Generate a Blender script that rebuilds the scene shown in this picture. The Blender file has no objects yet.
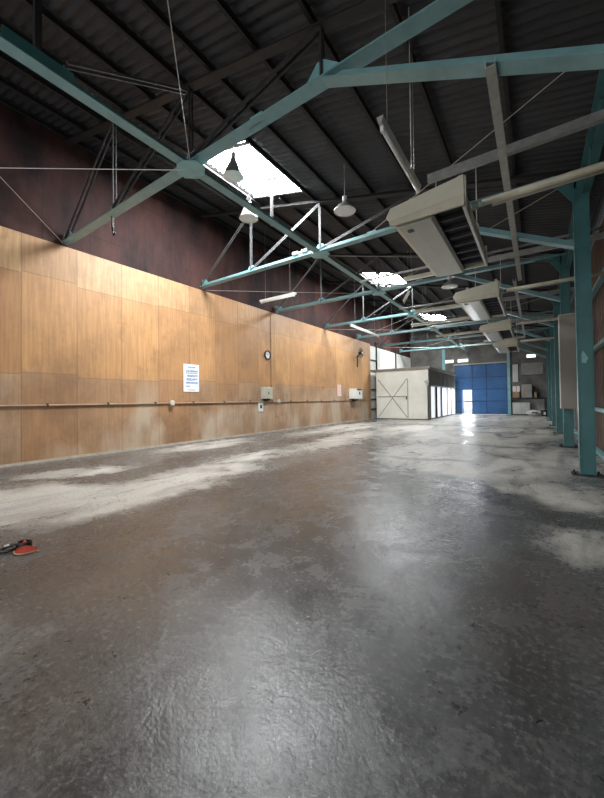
import bpy, bmesh, math, random
from mathutils import Vector, Matrix, Euler
random.seed(7)
S = bpy.context.scene
COL = S.collection
PI = math.pi

# ------------------------------------------------------------------ layout (metres)
WL = -8.27            # plywood wall on the left
XC = 0.53             # inner face of the right columns
WR = 1.12             # right cladding
Y1, SP = 3.155, 3.609 # first truss and bay length
TY = [Y1 + SP * (k - 1) for k in range(0, 8)]   # trusses, index 0 is behind the viewer
YE = 27.6             # end wall
YF = -4.2             # front wall behind the viewer
ZC = 4.63             # bottom chord height
def ztop(x): return 4.80 - 0.24 * x       # top chord centre line
def zroof(x): return 5.00 - 0.24 * x      # underside of the roof sheets
NX = [WL + 0.02, -6.25, -4.08, -1.85, XC + 0.1]

# ------------------------------------------------------------------ materials
def mat(name, col, rough=.6, metal=0., var=.15, scale=6., col2=None, bump=0., stretch=(1, 1, 1), emit=None, spec=.5, detail=5.):
    m = bpy.data.materials.new(name); m.use_nodes = True
    n = m.node_tree.nodes; l = m.node_tree.links
    b = n['Principled BSDF']
    b.inputs['Roughness'].default_value = rough
    b.inputs['Metallic'].default_value = metal
    b.inputs['Specular IOR Level'].default_value = spec
    tc = n.new('ShaderNodeTexCoord'); mp = n.new('ShaderNodeMapping'); mp.inputs['Scale'].default_value = stretch
    nz = n.new('ShaderNodeTexNoise'); nz.inputs['Scale'].default_value = scale; nz.inputs['Detail'].default_value = detail
    nz.inputs['Roughness'].default_value = .65
    rp = n.new('ShaderNodeValToRGB')
    c2 = col2 or tuple(c * (1 - var) for c in col)
    c1 = col if col2 else tuple(min(1, c * (1 + var)) for c in col)
    rp.color_ramp.elements[0].position = .35; rp.color_ramp.elements[1].position = .65
    rp.color_ramp.elements[0].color = (*c2, 1); rp.color_ramp.elements[1].color = (*c1, 1)
    l.new(tc.outputs['Object'], mp.inputs['Vector']); l.new(mp.outputs[0], nz.inputs['Vector'])
    l.new(nz.outputs['Fac'], rp.inputs[0]); l.new(rp.outputs[0], b.inputs['Base Color'])
    if bump:
        bp = n.new('ShaderNodeBump'); bp.inputs['Strength'].default_value = bump; bp.inputs['Distance'].default_value = .01
        l.new(nz.outputs['Fac'], bp.inputs['Height']); l.new(bp.outputs[0], b.inputs['Normal'])
    if emit:
        b.inputs['Emission Color'].default_value = (*emit[0], 1); b.inputs['Emission Strength'].default_value = emit[1]
    return m

M = {}
M['teal'] = mat('teal_paint', (.20, .37, .39), .4, 0, .2, 4, col2=(.155, .30, .32))
M['teal_light'] = mat('teal_paint_light', (.22, .44, .46), .4, 0, .15, 5)
M['teal_col'] = mat('teal_column_paint', (.065, .20, .21), .42, 0, .2, 3, col2=(.045, .145, .155))
M['dark_steel'] = mat('dark_steel', (.035, .032, .034), .6, .2, .3, 8)
M['purlin'] = mat('purlin_steel', (.013, .012, .013), .7, 0, .3, 8)
M['grey_steel'] = mat('grey_steel', (.28, .29, .28), .5, .1, .2, 8)
M['web_steel'] = mat('web_steel', (.085, .088, .09), .55, .1, .25, 8)
M['galv'] = mat('galvanised', (.42, .42, .39), .45, .2, .15, 10)
M['roof'] = mat('roof_sheet', (.046, .047, .053), .7, 0, .2, 1.2, col2=(.021, .022, .026), detail=8)
M['cream'] = mat('cream_casing', (.56, .54, .44), .4, 0, .06, 3)
M['cream_panel'] = mat('cream_panel', (.50, .49, .40), .3, 0, .05, 3)
M['grille'] = mat('dark_grille', (.018, .016, .020), .6, 0, .2, 10)
M['slat'] = mat('grille_slat', (.035, .033, .04), .45, .1, .1, 10)
M['white'] = mat('white_enamel', (.75, .75, .72), .4, 0, .06, 4)
M['alu'] = mat('aluminium', (.62, .62, .60), .3, .7, .1, 10)
M['wire'] = mat('thin_wire', (.45, .43, .41), .4, .5, .1, 10)
M['black'] = mat('black_plastic', (.012, .012, .013), .45, 0, .2, 10)
M['red'] = mat('red_fabric', (.62, .09, .055), .7, 0, .15, 12)
M['tan'] = mat('tan_edge', (.45, .30, .18), .7, 0, .1, 12)
M['brown_clad'] = mat('brown_cladding', (.17, .115, .09), .7, 0, .2, 1.5, col2=(.09, .055, .045), stretch=(1, 1, .25), bump=.1)
M['blue'] = mat('blue_door_paint', (.03, .14, .36), .4, 0, .2, 1.6, col2=(.02, .10, .27))
M['blue_frame'] = mat('blue_door_frame', (.012, .055, .17), .45, 0, .15, 5)
M['booth'] = mat('booth_panel', (.84, .83, .75), .6, 0, .06, .9, col2=(.70, .70, .63), detail=8)
M['booth_rim'] = mat('booth_rim', (.22, .20, .17), .6, 0, .2, 3)
M['booth_side'] = mat('booth_side_board', (.20, .18, .155), .7, 0, .3, 1.2, col2=(.12, .11, .10), stretch=(1, 2, .3))
M['whitewall'] = mat('pale_wall_board', (.70, .71, .67), .7, 0, .15, 1.0, col2=(.52, .52, .48), detail=8)
M['conduit'] = mat('conduit', (.40, .25, .17), .5, 0, .15, 6)
M['cardboard'] = mat('cardboard', (.33, .22, .14), .8, 0, .1, 4)
M['greybox'] = mat('grey_box', (.30, .29, .27), .7, 0, .15, 3)
M['pipe'] = mat('pipe_wrap', (.50, .46, .36), .5, 0, .15, 4)
M['colbox'] = mat('taupe_panel', (.27, .245, .22), .5, 0, .08, 1)
M['cleat'] = mat('grey_cable', (.2, .2, .2), .5)
M['ink'] = mat('ink', (.14, .20, .34), .7, 0, .3, 30)
M['ink_red'] = mat('ink_red', (.65, .22, .20), .7, 0, .2, 30)
M['paper'] = mat('paper', (.78, .82, .88), .6, 0, .03, 4)
M['pinkpaper'] = mat('pink_paper', (.80, .62, .60), .6, 0, .05, 4)
M['endwall'] = mat('end_wall_board', (.20, .19, .175), .75, 0, .3, 1.4, col2=(.09, .088, .08), detail=8)
M['sheer'] = mat('translucent_sheet', (.72, .75, .80), .5, 0, .06, 2, emit=((.86, .92, 1), .75))  # glow built into the sheets, with no light behind them
M['sky_panel'] = mat('translucent_roof_panel', (.8, .8, .78), .5, 0, .03, 3, emit=((.95, .98, 1), 60.))
M['window_lit'] = mat('lit_window', (.8, .8, .8), .5, 0, .02, 3, emit=((.9, .95, 1), 1.6))
M['glass'] = mat('glass_cover', (.75, .76, .74), .15, 0, .05, 20)

# plywood: panel grid, grain, stains that belong to the boards
def plywood():
    m = bpy.data.materials.new('plywood'); m.use_nodes = True
    n = m.node_tree.nodes; l = m.node_tree.links; b = n['Principled BSDF']
    b.inputs['Roughness'].default_value = .52
    tc = n.new('ShaderNodeTexCoord'); sx = n.new('ShaderNodeSeparateXYZ'); l.new(tc.outputs['Object'], sx.inputs[0])
    def math_(op, a, c=None, d=None):
        k = n.new('ShaderNodeMath'); k.operation = op
        for i, v in enumerate((a, c, d)):
            if v is None: continue
            if isinstance(v, (int, float)): k.inputs[i].default_value = v
            else: l.new(v, k.inputs[i])
        return k.outputs[0]
    def noise(scale, st, detail=6, rough=.6):
        mp = n.new('ShaderNodeMapping'); mp.inputs['Scale'].default_value = st
        l.new(tc.outputs['Object'], mp.inputs[0])
        z = n.new('ShaderNodeTexNoise'); z.inputs['Scale'].default_value = scale; z.inputs['Detail'].default_value = detail
        z.inputs['Roughness'].default_value = rough; l.new(mp.outputs[0], z.inputs['Vector']); return z.outputs['Fac']
    def mix(f, a, c, kind='MIX'):
        k = n.new('ShaderNodeMix'); k.data_type = 'RGBA'; k.blend_type = kind
        if isinstance(f, (int, float)): k.inputs[0].default_value = f
        else: l.new(f, k.inputs[0])
        for i, v in ((6, a), (7, c)):
            if isinstance(v, tuple): k.inputs[i].default_value = (*v, 1)
            else: l.new(v, k.inputs[i])
        return k.outputs[2]
    y, z = sx.outputs['Y'], sx.outputs['Z']
    u = math_('DIVIDE', math_('ADD', y, -2.38 + .98 * 10), .98)
    cell = math_('FLOOR', u); fu = math_('FRACT', u)
    wo = n.new('ShaderNodeTexWhiteNoise'); wo.noise_dimensions = '1D'; l.new(math_('ADD', cell, 3.3), wo.inputs['W'])
    z = math_('ADD', z, math_('MULTIPLY', math_('SUBTRACT', wo.outputs[0], .5), .09))
    row = math_('ADD', math_('GREATER_THAN', z, 1.775), math_('GREATER_THAN', z, 3.77))
    wn = n.new('ShaderNodeTexWhiteNoise'); wn.noise_dimensions = '2D'
    cb = n.new('ShaderNodeCombineXYZ'); l.new(cell, cb.inputs[0]); l.new(row, cb.inputs[1]); l.new(cb.outputs[0], wn.inputs['Vector'])
    grain = noise(3.0, (1, 7, .45)); fine = noise(10., (1, 12, .5), 4); blotch = noise(.55, (1, 1, 1), 7, .7)
    rowm = n.new('ShaderNodeMapRange'); rowm.inputs[1].default_value = 1.70; rowm.inputs[2].default_value = 1.84
    l.new(z, rowm.inputs[0])
    base = mix(rowm.outputs[0], (.49, .34, .215), (.64, .35, .145))
    base = mix(math_('MULTIPLY', math_('GREATER_THAN', z, 3.77), .6), base, (.66, .44, .24))
    base = mix(math_('MULTIPLY', wn.outputs[0], .8), base, (.42, .215, .095))
    gr = n.new('ShaderNodeMapRange'); gr.inputs[1].default_value = .35; gr.inputs[2].default_value = .7; gr.inputs[4].default_value = .55; l.new(grain, gr.inputs[0])
    base = mix(gr.outputs[0], base, (.27, .14, .062))
    bl = n.new('ShaderNodeMapRange'); bl.inputs[1].default_value = .46; bl.inputs[2].default_value = .66; bl.inputs[4].default_value = .8; l.new(blotch, bl.inputs[0])
    low = n.new('ShaderNodeMapRange'); low.inputs[1].default_value = 2.6; low.inputs[2].default_value = .6; low.inputs[3].default_value = .6; low.inputs[4].default_value = 1.; l.new(z, low.inputs[0])
    base = mix(math_('MULTIPLY', bl.outputs[0], low.outputs[0]), base, (.20, .11, .06))
    pal = noise(.8, (1, 1.2, .5), 5, .55)
    pm = n.new('ShaderNodeMapRange'); pm.inputs[1].default_value = .50; pm.inputs[2].default_value = .64; pm.inputs[4].default_value = .7; l.new(pal, pm.inputs[0])
    red = noise(1.7, (1, 1, .8), 6, .7)
    rm = n.new('ShaderNodeMapRange'); rm.inputs[1].default_value = .58; rm.inputs[2].default_value = .7; rm.inputs[4].default_value = .75; l.new(red, rm.inputs[0])
    base = mix(math_('MULTIPLY', rm.outputs[0], low.outputs[0]), base, (.26, .11, .055))
    lowp = n.new('ShaderNodeMapRange'); lowp.inputs[1].default_value = 1.9; lowp.inputs[2].default_value = .9; l.new(z, lowp.inputs[0])
    base = mix(math_('MULTIPLY', pm.outputs[0], lowp.outputs[0]), base, (.55, .45, .34))
    hf = n.new('ShaderNodeMapRange'); hf.inputs[1].default_value = .62; hf.inputs[2].default_value = .8; hf.inputs[4].default_value = .5; l.new(fine, hf.inputs[0])
    base = mix(hf.outputs[0], base, (.66, .5, .34))
    # seams
    d1 = math_('MINIMUM', fu, math_('SUBTRACT', 1., fu)); s1 = math_('LESS_THAN', d1, .011)
    s2 = math_('LESS_THAN', math_('ABSOLUTE', math_('ADD', z, -1.775)), .009)
    s3 = math_('LESS_THAN', math_('ABSOLUTE', math_('ADD', z, -3.77)), .009)
    seam = math_('MAXIMUM', s1, math_('MAXIMUM', s2, s3))
    base = mix(math_('MULTIPLY', seam, .5), base, (.20, .11, .055))
    l.new(base, b.inputs['Base Color'])
    bp = n.new('ShaderNodeBump'); bp.inputs['Strength'].default_value = .25; bp.inputs['Distance'].default_value = .004
    l.new(math_('SUBTRACT', grain, seam), bp.inputs['Height']); l.new(bp.outputs[0], b.inputs['Normal'])
    return m
M['ply'] = plywood()

def upper_wall():
    m = mat('upper_wall_sheet', (.085, .036, .030), .7, 0, .1, .9, spec=.25, col2=(.016, .010, .011), detail=9, stretch=(1, 1.3, .5))
    n = m.node_tree.nodes; l = m.node_tree.links; b = n['Principled BSDF']
    tc = n.new('ShaderNodeTexCoord'); sx = n.new('ShaderNodeSeparateXYZ'); l.new(tc.outputs['Object'], sx.inputs[0])
    def line(sock, per, w):
        a = n.new('ShaderNodeMath'); a.operation = 'DIVIDE'; l.new(sock, a.inputs[0]); a.inputs[1].default_value = per
        f = n.new('ShaderNodeMath'); f.operation = 'FRACT'; l.new(a.outputs[0], f.inputs[0])
        g = n.new('ShaderNodeMath'); g.operation = 'LESS_THAN'; l.new(f.outputs[0], g.inputs[0]); g.inputs[1].default_value = w; return g.outputs[0]
    mx = n.new('ShaderNodeMath'); mx.operation = 'MAXIMUM'
    l.new(line(sx.outputs['Y'], .91, .02), mx.inputs[0]); l.new(line(sx.outputs['Z'], 1.25, .012), mx.inputs[1])
    k = n.new('ShaderNodeMix'); k.data_type = 'RGBA'
    old = b.inputs['Base Color'].links[0].from_socket
    l.new(mx.outputs[0], k.inputs[0]); l.new(old, k.inputs[6]); k.inputs[7].default_value = (.03, .02, .02, 1); l.new(k.outputs[2], b.inputs['Base Color'])
    return m
M['upper'] = upper_wall()

def floor_mat():
    m = bpy.data.materials.new('worn_concrete'); m.use_nodes = True
    n = m.node_tree.nodes; l = m.node_tree.links; b = n['Principled BSDF']
    tc = n.new('ShaderNodeTexCoord')
    def noise(scale, st=(1, 1, 1), detail=8, rough=.6, dist=0., loc=(0, 0, 0)):
        mp = n.new('ShaderNodeMapping'); mp.inputs['Scale'].default_value = st; mp.inputs['Location'].default_value = loc
        l.new(tc.outputs['Object'], mp.inputs[0])
        z = n.new('ShaderNodeTexNoise'); z.inputs['Scale'].default_value = scale; z.inputs['Detail'].default_value = detail
        z.inputs['Roughness'].default_value = rough; z.inputs['Distortion'].default_value = dist
        l.new(mp.outputs[0], z.inputs['Vector']); return z
    def mr(s, a, c, o0=0., o1=1.):
        k = n.new('ShaderNodeMapRange'); k.inputs[1].default_value = a; k.inputs[2].default_value = c
        k.inputs[3].default_value = o0; k.inputs[4].default_value = o1; l.new(s, k.inputs[0]); return k.outputs[0]
    def ma(op, a, c):
        k = n.new('ShaderNodeMath'); k.operation = op
        for i, v in enumerate((a, c)):
            if isinstance(v, (int, float)): k.inputs[i].default_value = v
            else: l.new(v, k.inputs[i])
        return k.outputs[0]
    def mix(f, a, c):
        k = n.new('ShaderNodeMix'); k.data_type = 'RGBA'
        if isinstance(f, (int, float)): k.inputs[0].default_value = f
        else: l.new(f, k.inputs[0])
        for i, v in ((6, a), (7, c)):
            if isinstance(v, tuple): k.inputs[i].default_value = (*v, 1)
            else: l.new(v, k.inputs[i])
        return k.outputs[2]
    # warped coordinates so patches have ragged outlines
    wz = noise(.9, detail=7, rough=.7)
    sub = n.new('ShaderNodeVectorMath'); sub.operation = 'SUBTRACT'; l.new(wz.outputs['Color'], sub.inputs[0]); sub.inputs[1].default_value = (.5, .5, .5)
    sc = n.new('ShaderNodeVectorMath'); sc.operation = 'SCALE'; l.new(sub.outputs[0], sc.inputs[0]); sc.inputs['Scale'].default_value = 1.6
    ad = n.new('ShaderNodeVectorMath'); ad.operation = 'ADD'; l.new(tc.outputs['Object'], ad.inputs[0]); l.new(sc.outputs[0], ad.inputs[1])
    def blob(x, y, rx, ry, rot=0, soft=.5):
        mp = n.new('ShaderNodeMapping'); mp.vector_type = 'TEXTURE'
        mp.inputs['Location'].default_value = (x, y, 0); mp.inputs['Rotation'].default_value = (0, 0, math.radians(rot)); mp.inputs['Scale'].default_value = (rx, ry, 50)
        l.new(ad.outputs[0], mp.inputs[0])
        g = n.new('ShaderNodeTexGradient'); g.gradient_type = 'SPHERICAL'; l.new(mp.outputs[0], g.inputs[0])
        return mr(g.outputs['Fac'], 0, soft)
    def union(bl):
        o = bl[0]
        for x in bl[1:]: o = ma('MAXIMUM', o, x)
        return o
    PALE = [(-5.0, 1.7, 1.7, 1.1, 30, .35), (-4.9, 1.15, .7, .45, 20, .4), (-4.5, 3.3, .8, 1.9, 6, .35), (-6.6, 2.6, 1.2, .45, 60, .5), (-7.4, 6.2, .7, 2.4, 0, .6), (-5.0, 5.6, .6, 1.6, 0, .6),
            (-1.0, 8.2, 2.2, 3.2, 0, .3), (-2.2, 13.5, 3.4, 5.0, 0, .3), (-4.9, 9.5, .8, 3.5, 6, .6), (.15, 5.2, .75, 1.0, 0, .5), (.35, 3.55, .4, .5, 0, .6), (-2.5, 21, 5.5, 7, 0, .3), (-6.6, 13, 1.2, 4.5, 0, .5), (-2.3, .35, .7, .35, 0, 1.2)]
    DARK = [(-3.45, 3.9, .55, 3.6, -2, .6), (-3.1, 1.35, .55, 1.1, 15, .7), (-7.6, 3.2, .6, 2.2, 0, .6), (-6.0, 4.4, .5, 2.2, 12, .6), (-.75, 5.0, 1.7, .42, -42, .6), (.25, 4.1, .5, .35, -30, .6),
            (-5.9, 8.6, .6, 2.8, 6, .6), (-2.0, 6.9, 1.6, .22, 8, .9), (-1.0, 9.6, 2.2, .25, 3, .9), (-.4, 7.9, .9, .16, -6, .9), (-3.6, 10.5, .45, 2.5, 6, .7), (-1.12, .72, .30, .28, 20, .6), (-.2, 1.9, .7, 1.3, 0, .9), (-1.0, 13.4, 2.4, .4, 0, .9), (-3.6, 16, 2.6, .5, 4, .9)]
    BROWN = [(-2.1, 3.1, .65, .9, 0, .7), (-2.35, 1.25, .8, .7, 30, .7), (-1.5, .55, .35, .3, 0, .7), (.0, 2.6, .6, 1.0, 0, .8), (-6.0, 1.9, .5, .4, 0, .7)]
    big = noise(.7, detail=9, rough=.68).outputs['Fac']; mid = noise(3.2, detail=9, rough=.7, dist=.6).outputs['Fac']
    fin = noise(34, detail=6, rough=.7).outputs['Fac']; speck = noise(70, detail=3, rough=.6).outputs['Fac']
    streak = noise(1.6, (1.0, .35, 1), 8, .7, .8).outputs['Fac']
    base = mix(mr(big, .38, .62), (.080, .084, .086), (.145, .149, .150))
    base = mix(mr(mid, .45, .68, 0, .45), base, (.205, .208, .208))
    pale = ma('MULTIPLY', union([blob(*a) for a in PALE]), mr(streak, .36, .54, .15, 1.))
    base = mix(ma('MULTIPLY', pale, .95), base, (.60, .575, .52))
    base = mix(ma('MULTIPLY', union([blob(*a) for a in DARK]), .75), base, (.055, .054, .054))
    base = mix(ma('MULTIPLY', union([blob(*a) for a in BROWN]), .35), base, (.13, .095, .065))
    base = mix(mr(fin, .52, .70, 0, .5), base, (.36, .35, .34))
    base = mix(mr(fin, .47, .33, 0, .85), base, (.055, .052, .05))
    base = mix(mr(speck, .70, .74, 0, .8), base, (.55, .54, .51))
    base = mix(mr(speck, .30, .265, 0, .85), base, (.018, .017, .016))
    vo = n.new('ShaderNodeTexVoronoi'); vo.voronoi_dimensions = '2D'; vo.inputs['Scale'].default_value = 8; vo.inputs['Randomness'].default_value = 1; l.new(ad.outputs[0], vo.inputs['Vector'])
    sv = n.new('ShaderNodeSeparateColor'); l.new(vo.outputs['Color'], sv.inputs[0])
    chip = ma('MULTIPLY', ma('LESS_THAN', vo.outputs['Distance'], ma('MULTIPLY', sv.outputs[1], .16)), ma('GREATER_THAN', ma('ADD', sv.outputs[0], mr(mid, .4, .65, 0, .3)), .82))
    base = mix(ma('MULTIPLY', chip, .85), base, (.02, .019, .018))
    l.new(base, b.inputs['Base Color'])
    rr = ma('ADD', mr(mid, .38, .62, .09, .32), mr(fin, .3, .7, -.04, .10))
    rr = ma('ADD', rr, ma('MULTIPLY', pale, .25))
    l.new(rr, b.inputs['Roughness']); b.inputs['Specular IOR Level'].default_value = .75
    h = ma('ADD', ma('MULTIPLY', fin, .42), ma('ADD', ma('MULTIPLY', mid, 1.2), ma('MULTIPLY', speck, .25)))
    bp = n.new('ShaderNodeBump'); bp.inputs['Strength'].default_value = .5; bp.inputs['Distance'].default_value = .010
    l.new(h, bp.inputs['Height']); l.new(bp.outputs[0], b.inputs['Normal'])
    return m
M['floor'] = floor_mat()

# ------------------------------------------------------------------ mesh helpers
def NB(): return bmesh.new()
def box(bm, x0, x1, y0, y1, z0, z1):
    v = [bm.verts.new(p) for p in ((x0, y0, z0), (x1, y0, z0), (x1, y1, z0), (x0, y1, z0), (x0, y0, z1), (x1, y0, z1), (x1, y1, z1), (x0, y1, z1))]
    for f in ((0, 3, 2, 1), (4, 5, 6, 7), (0, 1, 5, 4), (1, 2, 6, 5), (2, 3, 7, 6), (3, 0, 4, 7)): bm.faces.new([v[i] for i in f])
def basis(a, b, up=Vector((0, 0, 1))):
    d = (b - a).normalized()
    s = d.cross(up)
    if s.length < 1e-4: s = d.cross(Vector((0, 1, 0)))
    s.normalize(); u = s.cross(d); return d, s, u
def prof(bm, a, b, pts, up=Vector((0, 0, 1)), cap=True):
    """closed profile pts (side, up) swept from a to b"""
    a, b = Vector(a), Vector(b); d, s, u = basis(a, b, up)
    A = [bm.verts.new(a + s * p[0] + u * p[1]) for p in pts]; B = [bm.verts.new(b + s * p[0] + u * p[1]) for p in pts]
    k = len(pts)
    for i in range(k): bm.faces.new((A[i], A[(i + 1) % k], B[(i + 1) % k], B[i]))
    if cap: bm.faces.new(A[::-1]); bm.faces.new(B)
def bar(bm, a, b, w, h, up=Vector((0, 0, 1))):
    prof(bm, a, b, [(-w / 2, -h / 2), (w / 2, -h / 2), (w / 2, h / 2), (-w / 2, h / 2)], up)
def tee(bm, a, b, w, h, t=.014):          # double angle, flange underneath
    prof(bm, a, b, [(-w / 2, 0), (w / 2, 0), (w / 2, t), (t, t), (t, h), (-t, h), (-t, t), (-w / 2, t)])
def tube(bm, pts, r, k=10):
    pts = [Vector(p) for p in pts]; rings = []
    for i, p in enumerate(pts):
        a = pts[max(0, i - 1)]; b = pts[min(len(pts) - 1, i + 1)]; d, s, u = basis(a, b)
        rings.append([bm.verts.new(p + (s * math.cos(2 * PI * j / k) + u * math.sin(2 * PI * j / k)) * r) for j in range(k)])
    for i in range(len(rings) - 1):
        for j in range(k): bm.faces.new((rings[i][j], rings[i][(j + 1) % k], rings[i + 1][(j + 1) % k], rings[i + 1][j]))
    bm.faces.new(rings[0][::-1]); bm.faces.new(rings[-1])
def lathe(bm, prof_, k=28, c=(0, 0, 0)):
    rings = []
    for r, z in prof_:
        rings.append([bm.verts.new((c[0] + r * math.cos(2 * PI * j / k), c[1] + r * math.sin(2 * PI * j / k), c[2] + z)) for j in range(k)])
    for i in range(len(rings) - 1):
        for j in range(k): bm.faces.new((rings[i][j], rings[i][(j + 1) % k], rings[i + 1][(j + 1) % k], rings[i + 1][j]))
    return rings
def prism(bm, pts, axis, a, b):
    """pts 2D outline; axis 'Y': pts are (x,z) extruded y a..b; 'X': (y,z); 'Z': (x,y)"""
    def P(p, t): return {'Y': (p[0], t, p[1]), 'X': (t, p[0], p[1]), 'Z': (p[0], p[1], t)}[axis]
    A = [bm.verts.new(P(p, a)) for p in pts]; B = [bm.verts.new(P(p, b)) for p in pts]; k = len(pts)
    for i in range(k): bm.faces.new((A[i], A[(i + 1) % k], B[(i + 1) % k], B[i]))
    bm.faces.new(A[::-1]); bm.faces.new(B)
def obj(name, bm, m, parent=None, bevel=0., smooth=False, loc=None):
    bmesh.ops.recalc_face_normals(bm, faces=bm.faces)
    me = bpy.data.meshes.new(name); bm.to_mesh(me); bm.free(); me.materials.append(M[m] if isinstance(m, str) else m)
    o = bpy.data.objects.new(name, me); COL.objects.link(o)
    if smooth:
        for p in me.polygons: p.use_smooth = True
    if bevel:
        b = o.modifiers.new('bevel', 'BEVEL'); b.width = bevel; b.segments = 2; b.limit_method = 'ANGLE'
    if parent: o.parent = parent
    if loc: o.location = loc
    return o
def mk(name, m, parent, fn, *a, bevel=0., smooth=False):
    bm = NB(); fn(bm, *a); return obj(name, bm, m, parent, bevel, smooth)
def tag(o, label, cat, group=None):
    o['label'] = label; o['category'] = cat
    if group: o['group'] = group
    return o
def thing(name, label, cat, loc=(0, 0, 0), group=None, rz=0.):
    o = bpy.data.objects.new(name, None); o.empty_display_size = .2; COL.objects.link(o); o.location = loc; o.rotation_euler = (0, 0, rz)
    return tag(o, label, cat, group)
def struct(o): o['kind'] = 'structure'; return o
ORD = ['nearest', 'second', 'third', 'fourth', 'fifth', 'sixth', 'seventh', 'eighth', 'ninth', 'tenth', 'eleventh', 'twelfth']

# ------------------------------------------------------------------ shell
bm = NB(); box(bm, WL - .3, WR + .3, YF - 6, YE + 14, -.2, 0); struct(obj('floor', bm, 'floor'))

bm = NB(); box(bm, WL - .045, WL, YF, 19.42, 0.012, 4.55); struct(obj('wall_left', bm, 'ply'))
bm = NB(); box(bm, WL - .16, WL - .05, YF, YE + .1, 0, 7.05); struct(obj('wall_left_upper', bm, 'upper'))
bm = NB(); box(bm, WL - .048, WL - .012, 19.44, YE, .0, 4.45)
struct(obj('wall_left_far', bm, 'whitewall'))
bm = NB()
for y in (20.3, 23.9): box(bm, WL - .01, WL + .07, y, y + .06, 0, 4.75)
for z in (.55, 1.15, 1.75, 2.9, 3.55): box(bm, WL + .0, WL + .05, 19.45, 20.36, z, z + .06)
struct(obj('trim_1', bm, 'dark_steel'))
bm = NB(); box(bm, WL + .001, WL + .022, YF, 19.4, .0, .05); struct(obj('baseboard_left', bm, mat('baseboard_pale', (.48, .42, .34), .6)))

# right cladding: vertical ribs
bm = NB(); pts = []
y = YF
while y < YE:
    pts += [(y, 0), (y + .14, 0), (y + .16, .025), (y + .22, .025)]; y += .24
A = [bm.verts.new((WR + p[1], p[0], 0)) for p in pts]; B = [bm.verts.new((WR + p[1], p[0], 4.58)) for p in pts]
for i in range(len(pts) - 1): bm.faces.new((A[i], A[i + 1], B[i + 1], B[i]))
box(bm, WR + .03, WR + .05, YF, YE, 0, 4.58)
struct(obj('wall_right', bm, 'brown_clad'))

# end wall around the blue door, dark board; two narrow glazed slots high up
DX0, DX1, DZ = -4.98, -1.66, 3.6
bm = NB()
t0, t1 = YE, YE + .1
box(bm, WL - .1, DX0, t0, t1, 0, 3.86); box(bm, DX1, WR + .05, t0, t1, 0, 3.86); box(bm, DX0, DX1, t0, t1, DZ, 3.86)
box(bm, WL - .1, WR + .05, t0, t1, 4.08, 5.0)
prism(bm, [(WL - .1, 5.0), (WR, 5.0), (WL - .1, 7.05)], 'Y', t0, t1)
for xa, xb in ((WL - .1, -5.88), (-5.08, -4.78), (-4.08, -.48), (.02, WR + .05)): box(bm, xa, xb, t0, t1, 3.86, 4.08)
struct(obj('wall_far', bm, 'endwall'))
for i, (a, b) in enumerate(((-5.88, -5.08), (-4.78, -4.08), (-.48, .02))):
    bm = NB(); box(bm, a, b, t0 + .04, t0 + .06, 3.865, 4.075); struct(obj('window_%d' % (i + 1), bm, 'window_lit'))
# unseen front wall behind the viewer, its wide doorway added to let light in
bm = NB(); box(bm, WL - .16, -7.6, YF - .1, YF, 0, 4.4); box(bm, .2, WR + .05, YF - .1, YF, 0, 4.4); box(bm, WL - .16, WR + .05, YF - .1, YF, 4.0, 4.75)
prism(bm, [(WL - .1, 4.75), (WR, 4.75), (WL - .1, 7.05)], 'Y', YF - .1, YF)
struct(obj('wall_front', bm, 'endwall'))

# corrugated roof with openings for the translucent panels
PITCH, AMP = .13, .02
SKY = [(4.66, 6.45), (13.0, 14.82), (21.3, 23.1)]
def wave(bm, x0, x1, y0, y1, dz=0., nx=1):
    n = max(2, int(round((y1 - y0) / (PITCH / 8))));
    cols = []
    for i in range(nx + 1):
        x = x0 + (x1 - x0) * i / nx
        cols.append([bm.verts.new((x, y0 + (y1 - y0) * j / n, zroof(x) + dz + AMP + AMP * math.cos(2 * PI * (y0 + (y1 - y0) * j / n) / PITCH))) for j in range(n + 1)])
    for i in range(nx):
        for j in range(n): bm.faces.new((cols[i][j], cols[i + 1][j], cols[i + 1][j + 1], cols[i][j + 1]))
bm = NB()
XS = [WL - .2, -7.1, -5.83]
for i in range(2): wave(bm, XS[i] , XS[i + 1] + (.0 if i else .12), YF, YE + .1, .012 * (i % 2))
for i, (a, b) in enumerate(((-4.27, -2.6), (-2.72, -.9), (-1.02, 1.22))): wave(bm, a, b, YF, YE + .1, .012 * (i % 2))
ys = [YF] + [q for s in SKY for q in s] + [YE + .1]
for i in range(0, len(ys), 2): wave(bm, -5.83, -4.27, ys[i], ys[i + 1])
rf = struct(obj('ceiling', bm, 'roof', smooth=True))
for i, (a, b) in enumerate(SKY):
    bm = NB(); wave(bm, -5.9, -4.2, a - .07, b + .07, .03)
    struct(obj('window_%d' % (i + 4), bm, 'sky_panel', smooth=True))
    bm = NB()
    for (p, q) in (((-5.83, a), (-4.27, a)), ((-5.83, b), (-4.27, b))):
        bar(bm, (p[0], p[1], zroof(p[0]) - .02), (q[0], q[1], zroof(q[0]) - .02), .05, .04)
    struct(obj('trim_%d' % (i + 2), bm, 'galv'))

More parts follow.
